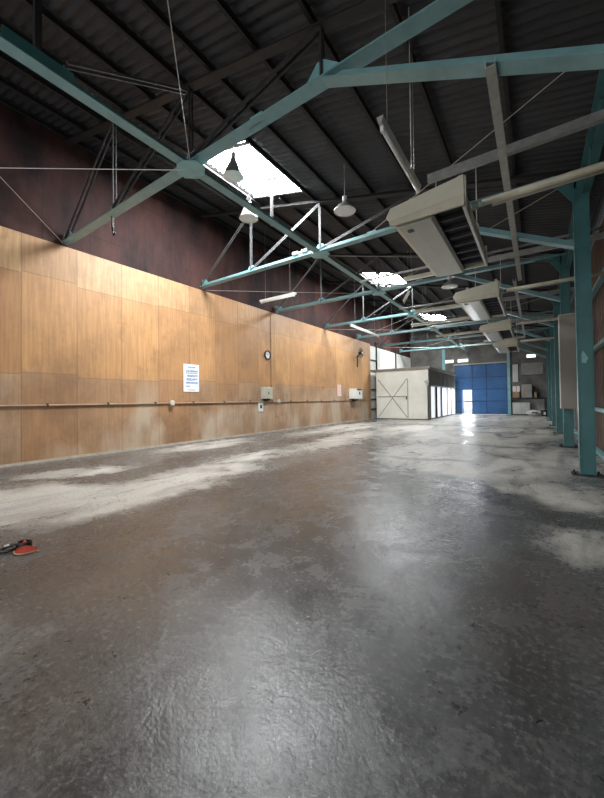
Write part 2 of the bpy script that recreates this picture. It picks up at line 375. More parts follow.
# ------------------------------------------------------------------ purlins
PX = [1.02, -.23, -1.13, -1.96, -2.8, -3.62, -4.24, -5.86, -6.65, -7.4, -8.15]
def chan(bm, a, b, w=.045, h=.1, t=.008):
    prof(bm, a, b, [(-w / 2, -h / 2), (w / 2, -h / 2), (w / 2, -h / 2 + t), (-w / 2 + t, -h / 2 + t), (-w / 2 + t, h / 2 - t), (w / 2, h / 2 - t), (w / 2, h / 2), (-w / 2, h / 2)])
for i, x in enumerate(PX):
    o = mk('purlin', 'purlin', None, chan, (x, YF, zroof(x) - .064), (x, YE, zroof(x) - .064))
    tag(o, 'dark steel purlin running the length of the roof, ' + (ORD[i] if i else 'the one') + (' nearest the right-hand eave' if i == 0 else ' counted in from the right-hand eave'), 'purlin', 'purlins under the roof sheets')
for (a, b), w in zip(((YF, 4.6), (6.5, 12.95), (14.87, 21.25), (23.15, YE)), ('in front of the first skylight', 'between the first and second skylights', 'between the second and third skylights', 'beyond the third skylight')):
    x = -5.05
    o = mk('purlin', 'purlin', None, chan, (x, a, zroof(x) - .064), (x, b, zroof(x) - .064))
    tag(o, 'short dark steel purlin under the roof ' + w, 'purlin', 'short purlins between the skylights')

# ------------------------------------------------------------------ trusses
def gusset(bm, x, z, y, pts, t=.012):
    prism(bm, [(x + p[0], z + p[1]) for p in pts], 'Y', y - t / 2, y + t / 2)
def truss(k, y):
    lab = 'teal steel roof truss with grey webs, ' + ('just behind where the picture is taken' if k == 0 else 'the nearest one across the top' if k == 1 else ORD[k - 1] + ' one into the hall')
    t = thing('roof_truss', lab, 'truss', (0, y, 0), 'roof trusses')
    mk('bottom_chord', 'teal', t, tee, (NX[0], 0, ZC), (XC + .12, 0, ZC), .17, .10)
    mk('top_chord', 'purlin', t, tee, (NX[0], 0, ztop(NX[0])), (XC + .12, 0, ztop(XC + .12)), .13, .08)
    w = 'web_steel'; wd_ = 'dark_steel' if k < 2 else 'web_steel'  # nearest trusses get darker webs: their shade is put into the colour
    for i in range(4):
        a = Vector((NX[i], 0, ZC + .08)); b = Vector((NX[i + 1], 0, ztop(NX[i + 1])))
        if i == 3: continue
        def dbl(bm, a, b, g=.045, s=.028):
            d, sd, u = basis(a, b, Vector((0, 1, 0)))
            for q in (-1, 1):
                off = Vector((0, q * g / 2 * 1.2, 0)); bar(bm, a + off, b + off, s, .012 if False else s * .5, Vector((0, 1, 0)))
        mk('diagonal_web', wd_, t, dbl, a, b, .06, .045) if k < 2 else mk('diagonal_web', wd_, t, dbl, a, b)
        mk('vertical_web', w if i == 0 else wd_, t, dbl, Vector((NX[i + 1], 0, ZC + .05)), Vector((NX[i + 1], 0, ztop(NX[i + 1]))))
    # knee brace down to the column
    mk('knee_brace', 'teal', t, tee, (NX[3] + .02, 0, ZC + .0), (XC + .02, 0, 3.50), .15, .10)
    for i, x in enumerate(NX[:4]):
        if i == 0: mk('gusset_plate', 'teal_light', t, gusset, x, ZC, 0, [(.0, -.05), (.28, 0), (.28, .08), (.16, .22), (0, .22)])
        elif i == 3: mk('gusset_plate', 'teal_light', t, gusset, x, ZC, 0, [(-.2, .01), (.28, .01), (.2, .12), (.02, .26), (-.06, .26), (-.2, .1)])
        else: mk('gusset_plate', 'teal_light', t, gusset, x, ZC, 0, [(-.13, .0), (.16, .0), (.16, .1), (.08, .19), (-.06, .19), (-.13, .1)])
    mk('gusset_plate', 'teal_light', t, gusset, NX[2] + 1.27, ZC, 0, [(-.1, 0), (.1, 0), (.1, .13), (-.1, .13)])
    mk('haunch_plate', 'teal_col', t, gusset, XC, ZC, 0, [(.05, .1), (-.55, .08), (-.55, .0), (-.2, -.1), (0.03, -.45)])
    mk('node_plate', 'teal_light', t, lambda bm: prism(bm, [(NX[2] - .22, -.07), (NX[2] - .07, -.19), (NX[2] + .07, -.19), (NX[2] + .22, -.07), (NX[2] + .22, .07), (NX[2] + .07, .19), (NX[2] - .07, .19), (NX[2] - .22, .07)], 'Z', ZC - .066, ZC - .056))
for k, y in enumerate(TY): truss(k, y)

# longitudinal tie
t = thing('longitudinal_tie', 'long teal steel tie running down the hall across every truss', 'tie beam', (NX[2], 0, ZC - .03))
mk('flange', 'teal', t, lambda bm: prof(bm, (0, YF, -.02), (0, YE, -.02), [(-.075, 0), (.075, 0), (.075, .012), (-.075, .012)]))
mk('web_plate', 'teal_col', t, lambda bm: prof(bm, (0, YF, -.006), (0, YE, -.006), [(-.006, 0), (.006, 0), (.006, .09), (-.006, .09)]))
mk('splice_plate', 'teal_col', t, lambda bm: box(bm, .008, .02, 1.02, 1.62, -.0, .16))
# short posts and braces standing on the tie
t = thing('tie_brace', 'dark post and thin double brace rising from the near end of the long teal tie', 'brace', (NX[2], 1.3, ZC + .135))
mk('post', 'dark_steel', t, lambda bm: bar(bm, (0, 0, 0), (0, 0, zroof(NX[2]) - ZC - .15), .06, .06, Vector((0, 1, 0))))
mk('brace', 'web_steel', t, lambda bm: [bar(bm, (q, .25, .05), (q, 1.78, .9), .02, .03) for q in (-.04, .04)])

# tension rods
def rod(a, b, label, z=ZC - .075, r=.0055, z2=None):
    o = mk('tension_rod', 'wire', None, tube, [(a[0], a[1], z), (b[0], b[1], z2 or z)], r, 6)
    m_ = None
    return tag(o, label, 'tension rod', 'tension rods between the trusses')
BW = {0: 'in front of the nearest truss', 2: 'between the second and third trusses', 4: 'between the fourth and fifth trusses', 6: 'between the sixth and seventh trusses'}
for k in (0, 2, 4, 6):
    y0, y1 = TY[k], TY[k + 1]
    ya = .0 if k == 0 else y0; yb = -1.05 if k == 0 else y0
    if k == 0: y0 = -.5
    e = .09
    rod((NX[0] + .05, ya + e), (NX[2] - .1, y1 - e), 'thin rod %s, left half, slanting away to the right' % BW[k])
    rod((NX[2] - .1, y0 + e), (NX[0] + .05, y1 - e), 'thin rod %s, left half, slanting away to the left' % BW[k], z=ZC - .05)
    rod((NX[2] + .1, y0 + e), (XC - .12, y1 - e), 'thin rod %s, right half, slanting away to the right' % BW[k])
    rod((XC - .12, yb + e), (NX[2] + .1, y1 - e), 'thin rod %s, right half, slanting away to the left' % BW[k], z=ZC - .05)
rod((.55, 4.27), (-3.0, 6.66), 'thin rod slanting above the nearest air conditioner towards the second truss', z=ZC - .06)

# ------------------------------------------------------------------ columns and eave beam on the right
def column(k, y):
    lab = 'teal steel H-section column ' + ('just outside the right edge' if k == 1 else 'standing closest, at the right edge of the floor' if k == 2 else ORD[k - 2] + ' along the right wall')
    t = thing('steel_column', lab, 'column', (XC, y, 0), 'columns along the right wall')
    def H(bm):
        box(bm, 0, .012, -.09, .09, .012, 4.62); box(bm, .178, .19, -.09, .09, .012, 4.62); box(bm, .012, .178, -.006, .006, .012, 4.62)
    mk('shaft', 'teal_col', t, H)
    mk('front_lacing_plate', 'teal_col', t, lambda bm: box(bm, .014, .176, -.084, -.074, .02, 4.4))
    mk('base_plate', 'dark_steel', t, lambda bm: box(bm, -.10, .27, -.15, .15, 0, .012))
    for q in (-.06, .235):
        for s in (-.1, .1):
            mk('anchor_bolt', 'dark_steel', t, lambda bm: lathe(bm, [(0, .05), (.014, .05), (.014, .0125)], 8, (q, s, 0)))
    if k == 2:
        mk('paint_patch', 'teal_light', t, lambda bm: prism(bm, [(.05, 1.72), (.10, 1.70), (.13, 1.78), (.10, 1.84), (.07, 1.90), (.05, 1.84)], 'Y', -.088, -.085))
for k in range(1, 8): column(k, TY[k])
t = thing('eave_beam', 'teal lattice eave beam along the tops of the right-hand columns', 'beam', (XC + .16, 0, 4.3))
mk('upper_rail', 'teal_col', t, lambda bm: box(bm, -.06, .06, YF, YE, .38, .39 + .03))
mk('lower_rail', 'teal_col', t, lambda bm: box(bm, -.05, .05, YF, YE, .0, .03))
def lac(bm):
    y = YF
    while y < YE - .6:
        bar(bm, (0, y, .03), (0, y + .45, .38), .03, .01); bar(bm, (0, y + .45, .38), (0, y + .9, .03), .03, .01); y += .9
mk('lacing', 'teal_col', t, lac)
for z, w in ((.05, 'at floor level'), (.93, 'at about waist height'), (2.2, 'above head height'), (3.4, 'highest')):
    o = mk('wall_girt', 'teal_light' if z < 1.5 else 'teal', None, chan, (WR - .07, YF, z), (WR - .07, YE, z), .09, .07)
    tag(o, 'teal horizontal rail along the brown right-hand wall, ' + w, 'rail', 'rails on the right wall')
for i, y in enumerate((7.95, 11.6, 15.2, 18.8)):
    o = mk('wall_stud', 'teal', None, lambda bm: box(bm, WR - .03, WR - .001 + .0, y - .04, y + .04, 0.1, 4.5))
    tag(o, 'slim teal upright against the brown right wall, between columns ' + ('one and two', 'two and three', 'three and four', 'four and five')[i] + ' from the front', 'upright', 'slim uprights on the right wall')

# ------------------------------------------------------------------ ceiling-hung air conditioners
def make_ac(label, y, dz=0.):
    t = thing('air_conditioner', label, 'air conditioner', (-.87, y, 3.04 + dz), 'ceiling-hung air conditioners')
    L = 1.88
    P = [(-.35, .0), (-.42, .09), (-.37, .18), (.345, .275), (.35, .0)]
    mk('casing', 'cream', t, lambda bm: (prism(bm, P, 'Y', 0, .055), prism(bm, P, 'Y', L - .04, L), prism(bm, [(-.35, .02), (-.40, .09), (-.36, .165), (.32, .255), (.32, .12), (.0, .12), (.0, .02)], 'Y', .055, L - .04)), bevel=.006)
    mk('end_trim', 'pipe', t, lambda bm: prism(bm, [(-.37, -.015), (-.375, .03), (.352, .07), (.352, -.03), (-.33, -.03)], 'Y', -.03, -.001), bevel=.006)
    mk('side_flange', 'cream', t, lambda bm: box(bm, .353, .362, .0, .06, .0, .26))
    mk('front_panel', 'cream_panel', t, lambda bm: prism(bm, [(-.35, .0), (-.30, -.022), (-.15, -.032), (.03, -.03), (.05, -.01), (.05, .018), (-.35, .018)], 'Y', .056, L - .01), bevel=.004)
    g = mk('intake_grille', 'grille', t, lambda bm: box(bm, .051, .318, .056, L - .045, .06, .075))
    for i in range(7):
        yy = .28 + i * .235
        mk('grille_slat', 'slat', g, lambda bm: box(bm, .055, .315, yy - .008, yy + .008, .012, .055))
    mk('divider', 'slat', t, lambda bm: box(bm, .052, .064, .056, L - .05, -.012, .055))
    mk('side_rail', 'white', t, lambda bm: box(bm, .321, .352, .056, L - .041, -.018, .02), bevel=.004)
    mk('logo_badge', 'slat', t, lambda bm: box(bm, -.24, -.18, .16, .22, -.036, -.028))
    for x, yy in ((-.18, .12), (.3, .12), (-.18, 1.25), (.3, 1.25)):
        zt = .215 + .13 * x
        h = mk('hanger_bracket', 'galv', t, lambda bm: (box(bm, x - .02, x + .02, yy - .02, yy + .02, zt - .01, zt + .08)))
        if yy == 1.25: mk('hanger_rod', 'galv', h, lambda bm: tube(bm, [(x, yy, zt + .08), (x, yy, 1.065)], .006, 6))
    mk('pipe_socket', 'galv', t, lambda bm: tube(bm, [(.352, .5, .19), (.40, .5, .19)], .045, 12))
    return t
AC = [(3.5, 'nearest, largest cream ceiling-hung air conditioner with dark intake grille'),
      (7.05, 'second cream ceiling-hung air conditioner from the front, with a shiny underside'),
      (10.7, 'third cream ceiling-hung air conditioner from the front'),
      (14.3, 'farthest cream ceiling-hung air conditioner, above the blue door')]
for y, lab in AC: make_ac(lab, y)
# unistrut hangers that carry each unit
def strut_beam(x0, x1, y, z, label, h=.10, w=.07, m='grey_steel'):
    o = mk('hanger_beam', m, None, lambda bm: prof(bm, (x0, y, z), (x1, y, z), [(-w / 2, -h / 2), (w / 2, -h / 2), (w / 2, h / 2), (w / 2 - .008, h / 2), (w / 2 - .008, -h / 2 + .008), (-w / 2 + .008, -h / 2 + .008), (-w / 2 + .008, h / 2), (-w / 2, h / 2)]))
    return tag(o, label, 'beam', 'grey hanger beams above the air conditioners')
for i, (y, _) in enumerate(AC):
    strut_beam(-1.15, WR - .02, y + 1.25, 4.16, 'grey channel beam carrying the %s air conditioner, running into the right wall' % ORD[i])
    t = thing('pipe_run', 'pair of wrapped pale pipes from the %s air conditioner to the right wall' % ORD[i], 'pipe', (-.43, y + .5, 3.24), 'wrapped pipes beside the air conditioners')
    mk('pipe', 'pipe', t, lambda bm: tube(bm, [(0, 0, 0), (WR + .43 - .01, 0, .02)], .033, 14), smooth=True)
    mk('pipe', 'pipe', t, lambda bm: tube(bm, [(.08, .16, .04), (WR + .43 - .01, .16, .06)], .026, 12), smooth=True)
# light-coloured trunking channels running down the hall
def trunk(x, y0, y1, z, label, w=.07, h=.05, m='galv'):
    o = mk('cable_trunking', m, None, lambda bm: prof(bm, (x, y0, z), (x, y1, z), [(-w / 2, -h / 2), (w / 2, -h / 2), (w / 2, h / 2), (w / 2 - .006, h / 2), (w / 2 - .006, -h / 2 + .006), (-w / 2 + .006, -h / 2 + .006), (-w / 2 + .006, h / 2), (-w / 2, h / 2)]))
    return tag(o, label, 'trunking')
trunk(-.25, 3.06, 9.1, 3.86, 'long pale metal trunking hanging from the nearest knee brace, right of the air conditioner', .075, .06)
trunk(-.30, 7.6, 14.6, 3.42, 'pale metal trunking lower down beside the second air conditioner', .05, .05)
trunk(-1.28, 8.9, 14.2, 3.75, 'grey metal trunking left of the third air conditioner', .05, .05, 'grey_steel')

# ------------------------------------------------------------------ pendant lamps
def pendant(x, y, z, label, kind):
    t = thing('pendant_lamp', label, 'pendant lamp', (x, y, z), 'pendant lamps under the roof')
    if kind == 'cone': pr = [(.185, 0), (.18, .012), (.13, .13), (.06, .29), (.04, .34), (.036, .34), (.055, .285), (.125, .125), (.172, .01), (.185, 0)]
    else: pr = [(.21, 0), (.205, .02), (.15, .09), (.06, .15), (.04, .2), (.03, .2), (.05, .145), (.14, .08), (.195, .012), (.21, 0)]
    mk('lamp_shade', 'alu', t, lambda bm: lathe(bm, pr), smooth=True)
    r = pr[0][0] * .93
    def cov(bm):
        rr = lathe(bm, [(r, .008), (r * .7, -.012), (r * .3, -.02)]); bm.faces.new(rr[-1])
    mk('glass_cover', 'glass', t, cov, smooth=True)
    top = pr[4][1]
    mk('lamp_socket', 'white', t, lambda bm: lathe(bm, [(.042, top - .02), (.042, top + .08), (.02, top + .10), (0, top + .10)], 16))
    mk('hanging_stem', 'galv', t, lambda bm: tube(bm, [(0, 0, top + .1), (0, 0, zroof(x) - z + .0)], .008, 6))
pendant(-4.60, 4.92, 4.78, 'cone-shaped aluminium pendant lamp just below the first skylight', 'cone')
pendant(-4.30, 4.22, 5.12, 'cone-shaped aluminium pendant lamp silhouetted against the first skylight', 'cone')
pendant(-2.95, 5.82, 4.80, 'round bowl-shaped pendant lamp right of the first skylight', 'bowl')
pendant(-1.9, 10.0, 4.25, 'small round bowl-shaped pendant lamp behind the nearest air conditioner', 'bowl')
# ------------------------------------------------------------------ fluorescent battens
def batten(a, b, label, w=.11, m='white', hang=True):
    a, b = Vector(a), Vector(b); mid = (a + b) / 2
    t = thing('batten_light', label, 'tube light', mid, 'tube lights under the roof')
    A, B = a - mid, b - mid
    mk('housing', m, t, lambda bm: prof(bm, A, B, [(-w * .25, 0), (w * .25, 0), (w * .5, .05), (w * .5, .06), (-w * .5, .06), (-w * .5, .05)]))
    d = (B - A).normalized()
    mk('tube', 'glass', t, lambda bm: tube(bm, [A + d * .06 + Vector((0, 0, -.028)), B - d * .06 + Vector((0, 0, -.028))], .016, 10), smooth=True)
    mk('end_holder', 'white', t, lambda bm: bar(bm, A + d * .04 + Vector((0, 0, -.02)), A + d * .07 + Vector((0, 0, -.02)), .03, .06))
    mk('end_holder', 'white', t, lambda bm: bar(bm, B - d * .07 + Vector((0, 0, -.02)), B - d * .04 + Vector((0, 0, -.02)), .03, .06))
    if hang:
        for s in (.15, .85):
            p = A.lerp(B, s); zt = zroof(p.x + mid.x) - mid.z + .01
            mk('suspension_wire', 'wire', t, lambda bm: tube(bm, [p + Vector((0, 0, .06)), (p.x, p.y, zt)], .0025, 5))
batten((-1.10, 2.88, 3.66), (-1.10, 4.10, 3.66), 'tube light hanging lengthways just in front of the nearest air conditioner', .06, 'galv')
batten((-7.41, 8.45, 4.42), (-5.99, 8.45, 4.42), 'tube light above the plywood wall, between second and third trusses')
batten((-3.64, 12.8, 4.4), (-1.2, 12.8, 4.4), 'long tube light crossing in front of the third skylight, upper one', .16, 'pipe')
batten((-4.45, 15.0, 4.38), (-1.0, 15.0, 4.38), 'long tube light crossing the hall below the third skylight', .16, 'pipe')
batten((-6.56, 13.3, 4.4), (-6.60, 16.6, 4.4), 'long pale tube light running lengthways near the far end of the plywood', .09, 'white')
batten((-3.55, 11.2, 4.4), (-3.1, 10.3, 4.4), 'short tube light set askew beside the second skylight', .08)
batten((-4.2, 18.4, 4.38), (-1.8, 18.4, 4.38), 'tube light crossing the hall in front of the sixth truss', .14, 'pipe')
batten((-2.4, 21.6, 4.38), (-.4, 21.6, 4.38), 'tube light crossing the far hall, right of the booth', .14, 'pipe')
batten((-2.9, 9.2, 4.42), (-1.6, 9.2, 4.42), 'tube light crossing behind the nearest air conditioner', .12, 'pipe')
for i, (x0, x1, y, z) in enumerate(((-3.9, .5, 8.6, 4.42), (-4.0, .5, 12.1, 4.42), (-4.0, .5, 15.9, 4.42), (-4.0, .5, 19.5, 4.42), (-4.0, .5, 23.2, 4.42))):
    o = thing('cross_pipe', 'grey pipe crossing the right half of the hall under the roof, %s from the front' % ('nearest', 'second', 'third', 'fourth', 'fifth')[i], 'pipe', (x0, y, z), 'grey pipes crossing under the roof')
    mk('pipe', 'grey_steel', o, lambda bm: tube(bm, [(0, 0, 0), (WR - x0 - .005, 0, 0)], .03, 8), smooth=True)
    for q in (.3, 2.4): mk('hanger_rod', 'dark_steel', o, lambda bm: tube(bm, [(q, 0, .03), (q, 0, zroof(x0 + q) - z + .0)], .006, 5))
o = mk('roof_hanger', 'purlin', None, lambda bm: (bar(bm, (-4.75, 5.82, zroof(-4.75) - .02), (-4.75, 5.82, 5.05), .05, .05, Vector((0, 1, 0))), bar(bm, (-4.9, 5.82, zroof(-4.9) - .03), (-4.6, 5.82, zroof(-4.6) - .03), .05, .03)))
tag(o, 'straight upright hanger bar dropping from the roof below the first skylight', 'hanger')
o = mk('junction_fitting', 'cream', None, lambda bm: (box(bm, -4.85, -4.68, TY[2] - .06, TY[2] + .06, ZC + .11, ZC + .17), box(bm, -4.58, -4.42, TY[2] - .06, TY[2] + .06, ZC + .11, ZC + .17), tube(bm, [(-4.68, TY[2], ZC + .14), (-4.58, TY[2], ZC + .14)], .02, 8)))
tag(o, 'pair of small cream fittings on the second truss, left of its centre', 'fitting')
# cord hanging by the nearest truss
o = mk('pull_cord', 'wire', None, lambda bm: tube(bm, [(-.95, 3.30, ztop(-.95) - .02), (-.95, 3.30, 3.42)], .006, 6)); tag(o, 'thin straight cord dropping beside the tube light to the nearest air conditioner', 'cord')
# hook under the nearest truss
t = thing('chain_hook', 'black hook on a short chain under the nearest truss, over the plywood', 'hook', (-6.31, TY[1], ZC - .02))
def chain(bm):
    for i in range(5):
        rr = .016; c = Vector((0, 0, -.05 - i * .04)); ax = i % 2
        pts = [c + Vector(((math.cos(q) * rr if ax else 0), (0 if ax else math.cos(q) * rr), math.sin(q) * .024)) for q in [2 * PI * j / 8 for j in range(9)]]
        tube(bm, pts, .005, 5)
mk('chain', 'galv', t, chain)
mk('hook', 'black', t, lambda bm: tube(bm, [(.0, 0, -.22), (0, 0, -.27), (.0, 0, -.33), (.025, 0, -.37), (.055, 0, -.36), (.06, 0, -.32)], .018, 8), smooth=True)
mk('strap', 'black', t, lambda bm: bar(bm, (-.05, 0, -.0), (-.02, 0, -.26), .03, .012, Vector((0, 1, 0))))

# ------------------------------------------------------------------ things on the plywood wall
X0 = WL
t = thing('notice_board', 'white notice board with rows of small blue print on the plywood', 'notice', (X0, 6.35, 1.87))
mk('board', 'paper', t, lambda bm: box(bm, .002, .02, -.27, .27, -.40, .40), bevel=.004)
def rows(bm, specs):
    random.seed(3)
    for (z, h, a, b) in specs:
        y = a
        while y < b:
            w = random.uniform(.015, .04)
            box(bm, .0202, .0212, y, min(b, y + w), z - h / 2, z + h / 2)
            y += w + random.uniform(.006, .016)
SP_ = [(.20, .05, -.19, .22), (.14, .03, -.19, .2), (.07, .04, -.14, .22), (.04, .02, -.14, .12), (-.03, .04, -.17, .20), (-.07, .02, -.17, .1), (-.14, .05, -.19, .22), (-.24, .03, -.19, -.05)]
mk('printed_text', 'ink', t, rows, SP_)
mk('heading_text', 'ink', t, rows, [(.31, .04, -.12, .14)])
mk('red_text', 'ink_red', t, rows, [(-.345, .025, -.12, .14)])
t = thing('wall_clock', 'round wall clock with dark rim and white face on the plywood', 'clock', (X0, 9.77, 2.89))
def ring(bm):
    pr = [(.13, .0), (.175, .0), (.175, .05), (.14, .055), (.13, .03)]
    rings = [[bm.verts.new((p[1], p[0] * math.cos(2 * PI * j / 32), p[0] * math.sin(2 * PI * j / 32))) for j in range(32)] for p in pr]
    for i in range(5):
        for j in range(32): bm.faces.new((rings[i][j], rings[i][(j + 1) % 32], rings[(i + 1) % 5][(j + 1) % 32], rings[(i + 1) % 5][j]))
mk('rim', 'black', t, ring, smooth=True)
def disc(bm, r, x, k=32): bm.faces.new([bm.verts.new((x, r * math.cos(2 * PI * j / k), r * math.sin(2 * PI * j / k))) for j in range(k)])
mk('dial', 'white', t, disc, .14, .022)
mk('clock_hand', 'black', t, lambda bm: bar(bm, (.026, 0, 0), (.026, .03, .08), .01, .003)); mk('clock_hand', 'black', t, lambda bm: bar(bm, (.028, 0, 0), (.028, -.09, .04), .008, .003))
# plywood strip and conduit behind the clock
o = mk('wall_conduit', 'conduit', None, lambda bm: tube(bm, [(X0 + .02, 9.98, 4.5), (X0 + .02, 9.98, 1.62)], .014, 8)); tag(o, 'thin vertical conduit beside the round clock down to the cream box', 'conduit')
t = thing('breaker_box', 'cream electric breaker box on the plywood under the clock', 'electric box', (X0, 9.64, 1.46))
mk('casing', 'cream', t, lambda bm: box(bm, .002, .16, -.24, .24, -.21, .21), bevel=.01)
mk('door', 'cream_panel', t, lambda bm: box(bm, .161, .172, -.22, .22, -.19, .19), bevel=.003)
mk('latch', 'slat', t, lambda bm: box(bm, .173, .18, -.03, .02, -.04, .03))
mk('bottom_bracket', 'black', t, lambda bm: box(bm, .01, .12, -.14, .14, -.27, -.213))
t = thing('wall_outlet', 'white outlet plate with dark socket below the cream breaker box', 'outlet', (X0, 9.36, .96))
mk('plate', 'white', t, lambda bm: box(bm, .002, .03, -.13, .13, -.17, .17), bevel=.005)
mk('socket', 'black', t, lambda bm: box(bm, .0305, .04, -.05, .05, -.05, .06))
t = thing('wall_rail', 'long thin brown conduit running level along the plywood wall', 'conduit', (X0, 0, 1.16))
mk('pipe', 'conduit', t, lambda bm: tube(bm, [(.03, YF, .0), (.03, 19.3, -.03)], .02, 10))
def clips(bm):
    y = .4
    while y < 19: box(bm, .001, .055, y - .015, y + .015, -.03, .03); y += 1.2
mk('pipe_clip', 'dark_steel', t, clips)
for y, lab in ((5.66, 'small round cream junction box on the level conduit, near the notice board'), (10.35, 'small cream junction fitting on the level conduit right of the breaker box')):
    o = mk('junction_box', 'cream', None, lambda bm: lathe(bm, [(0, .0), (.07, .0), (.075, .02), (.075, .06), (.06, .075), (0, .075)], 16), smooth=False)
    o.rotation_euler = (0, PI / 2, 0); o.location = (X0 + .052, y, 1.155); tag(o, lab, 'junction box')
t = thing('paper_notice', 'narrow pinkish paper notice on the plywood near its far end', 'notice', (X0, 15.4, 1.66))
mk('sheet', 'pinkpaper', t, lambda bm: box(bm, .001, .006, -.2, .2, -.29, .29))
mk('printed_text', 'ink_red', t, lambda bm: [box(bm, .0062, .0068, -.13, .13, z, z + .012) for z in (.18, .1, .02, -.06, -.14, -.2)])
t = thing('electric_cabinet', 'white electric cabinet on the far plywood with dark fittings', 'electric box', (X0, 17.0, 1.5))
mk('casing', 'white', t, lambda bm: box(bm, .002, .32, -.5, .5, -.28, .27), bevel=.01)
mk('dial_plate', 'slat', t, lambda bm: box(bm, .321, .33, .08, .22, -.05, .1))
mk('dark_lid', 'black', t, lambda bm: box(bm, .322, .335, -.2, .4, .18, .26))
mk('cable_bundle', 'black', t, lambda bm: (box(bm, .02, .2, -.2, .0, -.42, -.285), box(bm, .03, .15, .05, .3, -.38, -.285)))
t = thing('wall_fan', 'small dark round wall fan high on the far plywood', 'fan', (X0, 17.55, 3.75))
mk('bracket', 'black', t, lambda bm: (bar(bm, (.02, 0, -.75), (.02, 0, -.1), .06, .03), bar(bm, (.02, 0, -.2), (.25, -.1, .0), .05, .05)))
def cage(bm):
    for r in (.12, .2, .28): tube(bm, [(.28 + .1 * (1 - r / .3), -.1 + r * math.cos(2 * PI * j / 24), .02 + r * math.sin(2 * PI * j / 24)) for j in range(25)], .014, 6)
    for j in range(12): tube(bm, [(.36, -.1, .02), (.28, -.1 + .28 * math.cos(2 * PI * j / 12), .02 + .28 * math.sin(2 * PI * j / 12))], .008, 5)
mk('cage', 'black', t, cage)
mk('motor', 'black', t, lambda bm: lathe(bm, [(0, -.1), (.09, -.08), (.1, .05), (0, .08)], 16, (.24, -.1, .02)), smooth=True)
mk('hub_badge', 'white', t, lambda bm: box(bm, .375, .385, -.15, -.05, -.03, .07))

# ------------------------------------------------------------------ booth at the far left
BX0, BX1, BY0, BY1, BZ = -7.9, -4.88, 19.41, 26.9, 2.95
t = thing('partition_booth', 'cream panelled booth with braced doors at the far left of the hall', 'booth', (BX0, BY0, 0))
w, dl = BX1 - BX0, BY1 - BY0
mk('front_wall', 'booth', t, lambda bm: box(bm, 0, w, 0, .06, .05, BZ - .12))
mk('back_wall', 'booth', t, lambda bm: box(bm, 0, w, dl - .06, dl, .0, BZ - .12))
mk('left_wall', 'booth', t, lambda bm: box(bm, 0, .06, .06, dl - .06, .0, BZ - .12))
mk('roof_rim', 'booth_rim', t, lambda bm: box(bm, -.12, w + .12, -.10, dl + .05, BZ - .12, BZ + .0), bevel=.01)
fr = mk('door_bracing', 'greybox', t, lambda bm: (bar(bm, (.12, -.012, .12), (1.85, -.012, 2.35), .02, .035, Vector((0, 0, 1))), bar(bm, (.12, -.022, 2.35), (1.85, -.022, .12), .02, .035), bar(bm, (.05, -.017, 1.32), (1.85, -.017, 1.32), .02, .05), box(bm, 1.86, 1.90, -.02, 0, .1, 2.3)))
mk('base_sill', 'black', t, lambda bm: box(bm, 0, w, -.015, .06, .0, .05))
mk('door_handle', 'slat', t, lambda bm: box(bm, 1.78, 1.84, -.05, -.022, 1.15, 1.3))
mk('wall_lamp', 'white', t, lambda bm: (tube(bm, [(w - .12, -.03, 2.18), (w - .02, -.16, 2.12)], .10, 12), box(bm, w - .2, w - .05, -.03, -.001, 2.1, 2.3)))
mk('side_upper_panel', 'booth_side', t, lambda bm: box(bm, w - .05, w, .06, dl - .06, 1.92, BZ - .12))
def battens_(bm):
    for i in range(18): box(bm, w + .001, w + .018, .2 + i * .4, .24 + i * .4, 1.95, BZ - .13)
mk('side_battens', 'booth_rim', t, battens_)
mk('side_header', 'galv', t, lambda bm: box(bm, w, w + .06, .6, dl - .8, 1.86, 1.94))
PY = [0, .42, 1.5, 1.9, 2.9, 3.2, 4.8, 6.1, dl - .1]
for i, y in enumerate(PY): mk('side_post', 'greybox' if i != 3 else 'dark_steel', t, lambda bm: box(bm, w - .06, w + .01, y + .0, y + .10, 0, 1.92))
for i in range(len(PY) - 1):
    if PY[i + 1] - PY[i] > .5: mk('translucent_panel', 'sheer', t, lambda bm: box(bm, w - .035, w - .025, PY[i] + .10, PY[i + 1], .08, 1.86))
mk('side_sill', 'greybox', t, lambda bm: box(bm, w - .055, w + .005, .1, dl - .1, .0, .08))

# ------------------------------------------------------------------ blue sliding door with an open wicket
t = struct(bpy.data.objects.new('door_1', None)); COL.objects.link(t); t.location = (DX0, YE + .02, 0)
xs = [0, 1.15, 2.06, DX1 - DX0]; zs = [.02, .92, 1.83, 2.7, DZ]
MX0, MX1, MZ = .44, 1.11, 1.8
def leafs(bm):
    e = .02
    box(bm, 0, MX0, 0, .03, .02, MZ); box(bm, MX1, xs[3], 0, .03, .02, MZ); box(bm, 0, xs[3], 0, .03, MZ, DZ)
mk('door_leaf', 'blue', t, leafs)
def frames(bm):
    for x in xs: box(bm, x - .03 if x else x, x + .03 if x < 3 else x, -.03, 0, (MZ if abs(x - 1.15) < .01 else .02), DZ)
    box(bm, MX1, MX1 + .04, -.03, 0, .02, MZ)
    for z in zs:
        if z < MZ: box(bm, 0, MX0, -.028, 0, z, z + .05); box(bm, MX1, xs[3], -.028, 0, z, z + .05)
        else: box(bm, 0, xs[3], -.028, 0, z - .05, z)
mk('door_rails', 'blue_frame', t, frames)
mk('wicket_leaf', 'blue', t, lambda bm: box(bm, MX0 - .03, MX0, .03, .66, .03, MZ - .02))
mk('wicket_handrail', 'dark_steel', t, lambda bm: box(bm, MX0, MX1, .9, .93, .88, .96))
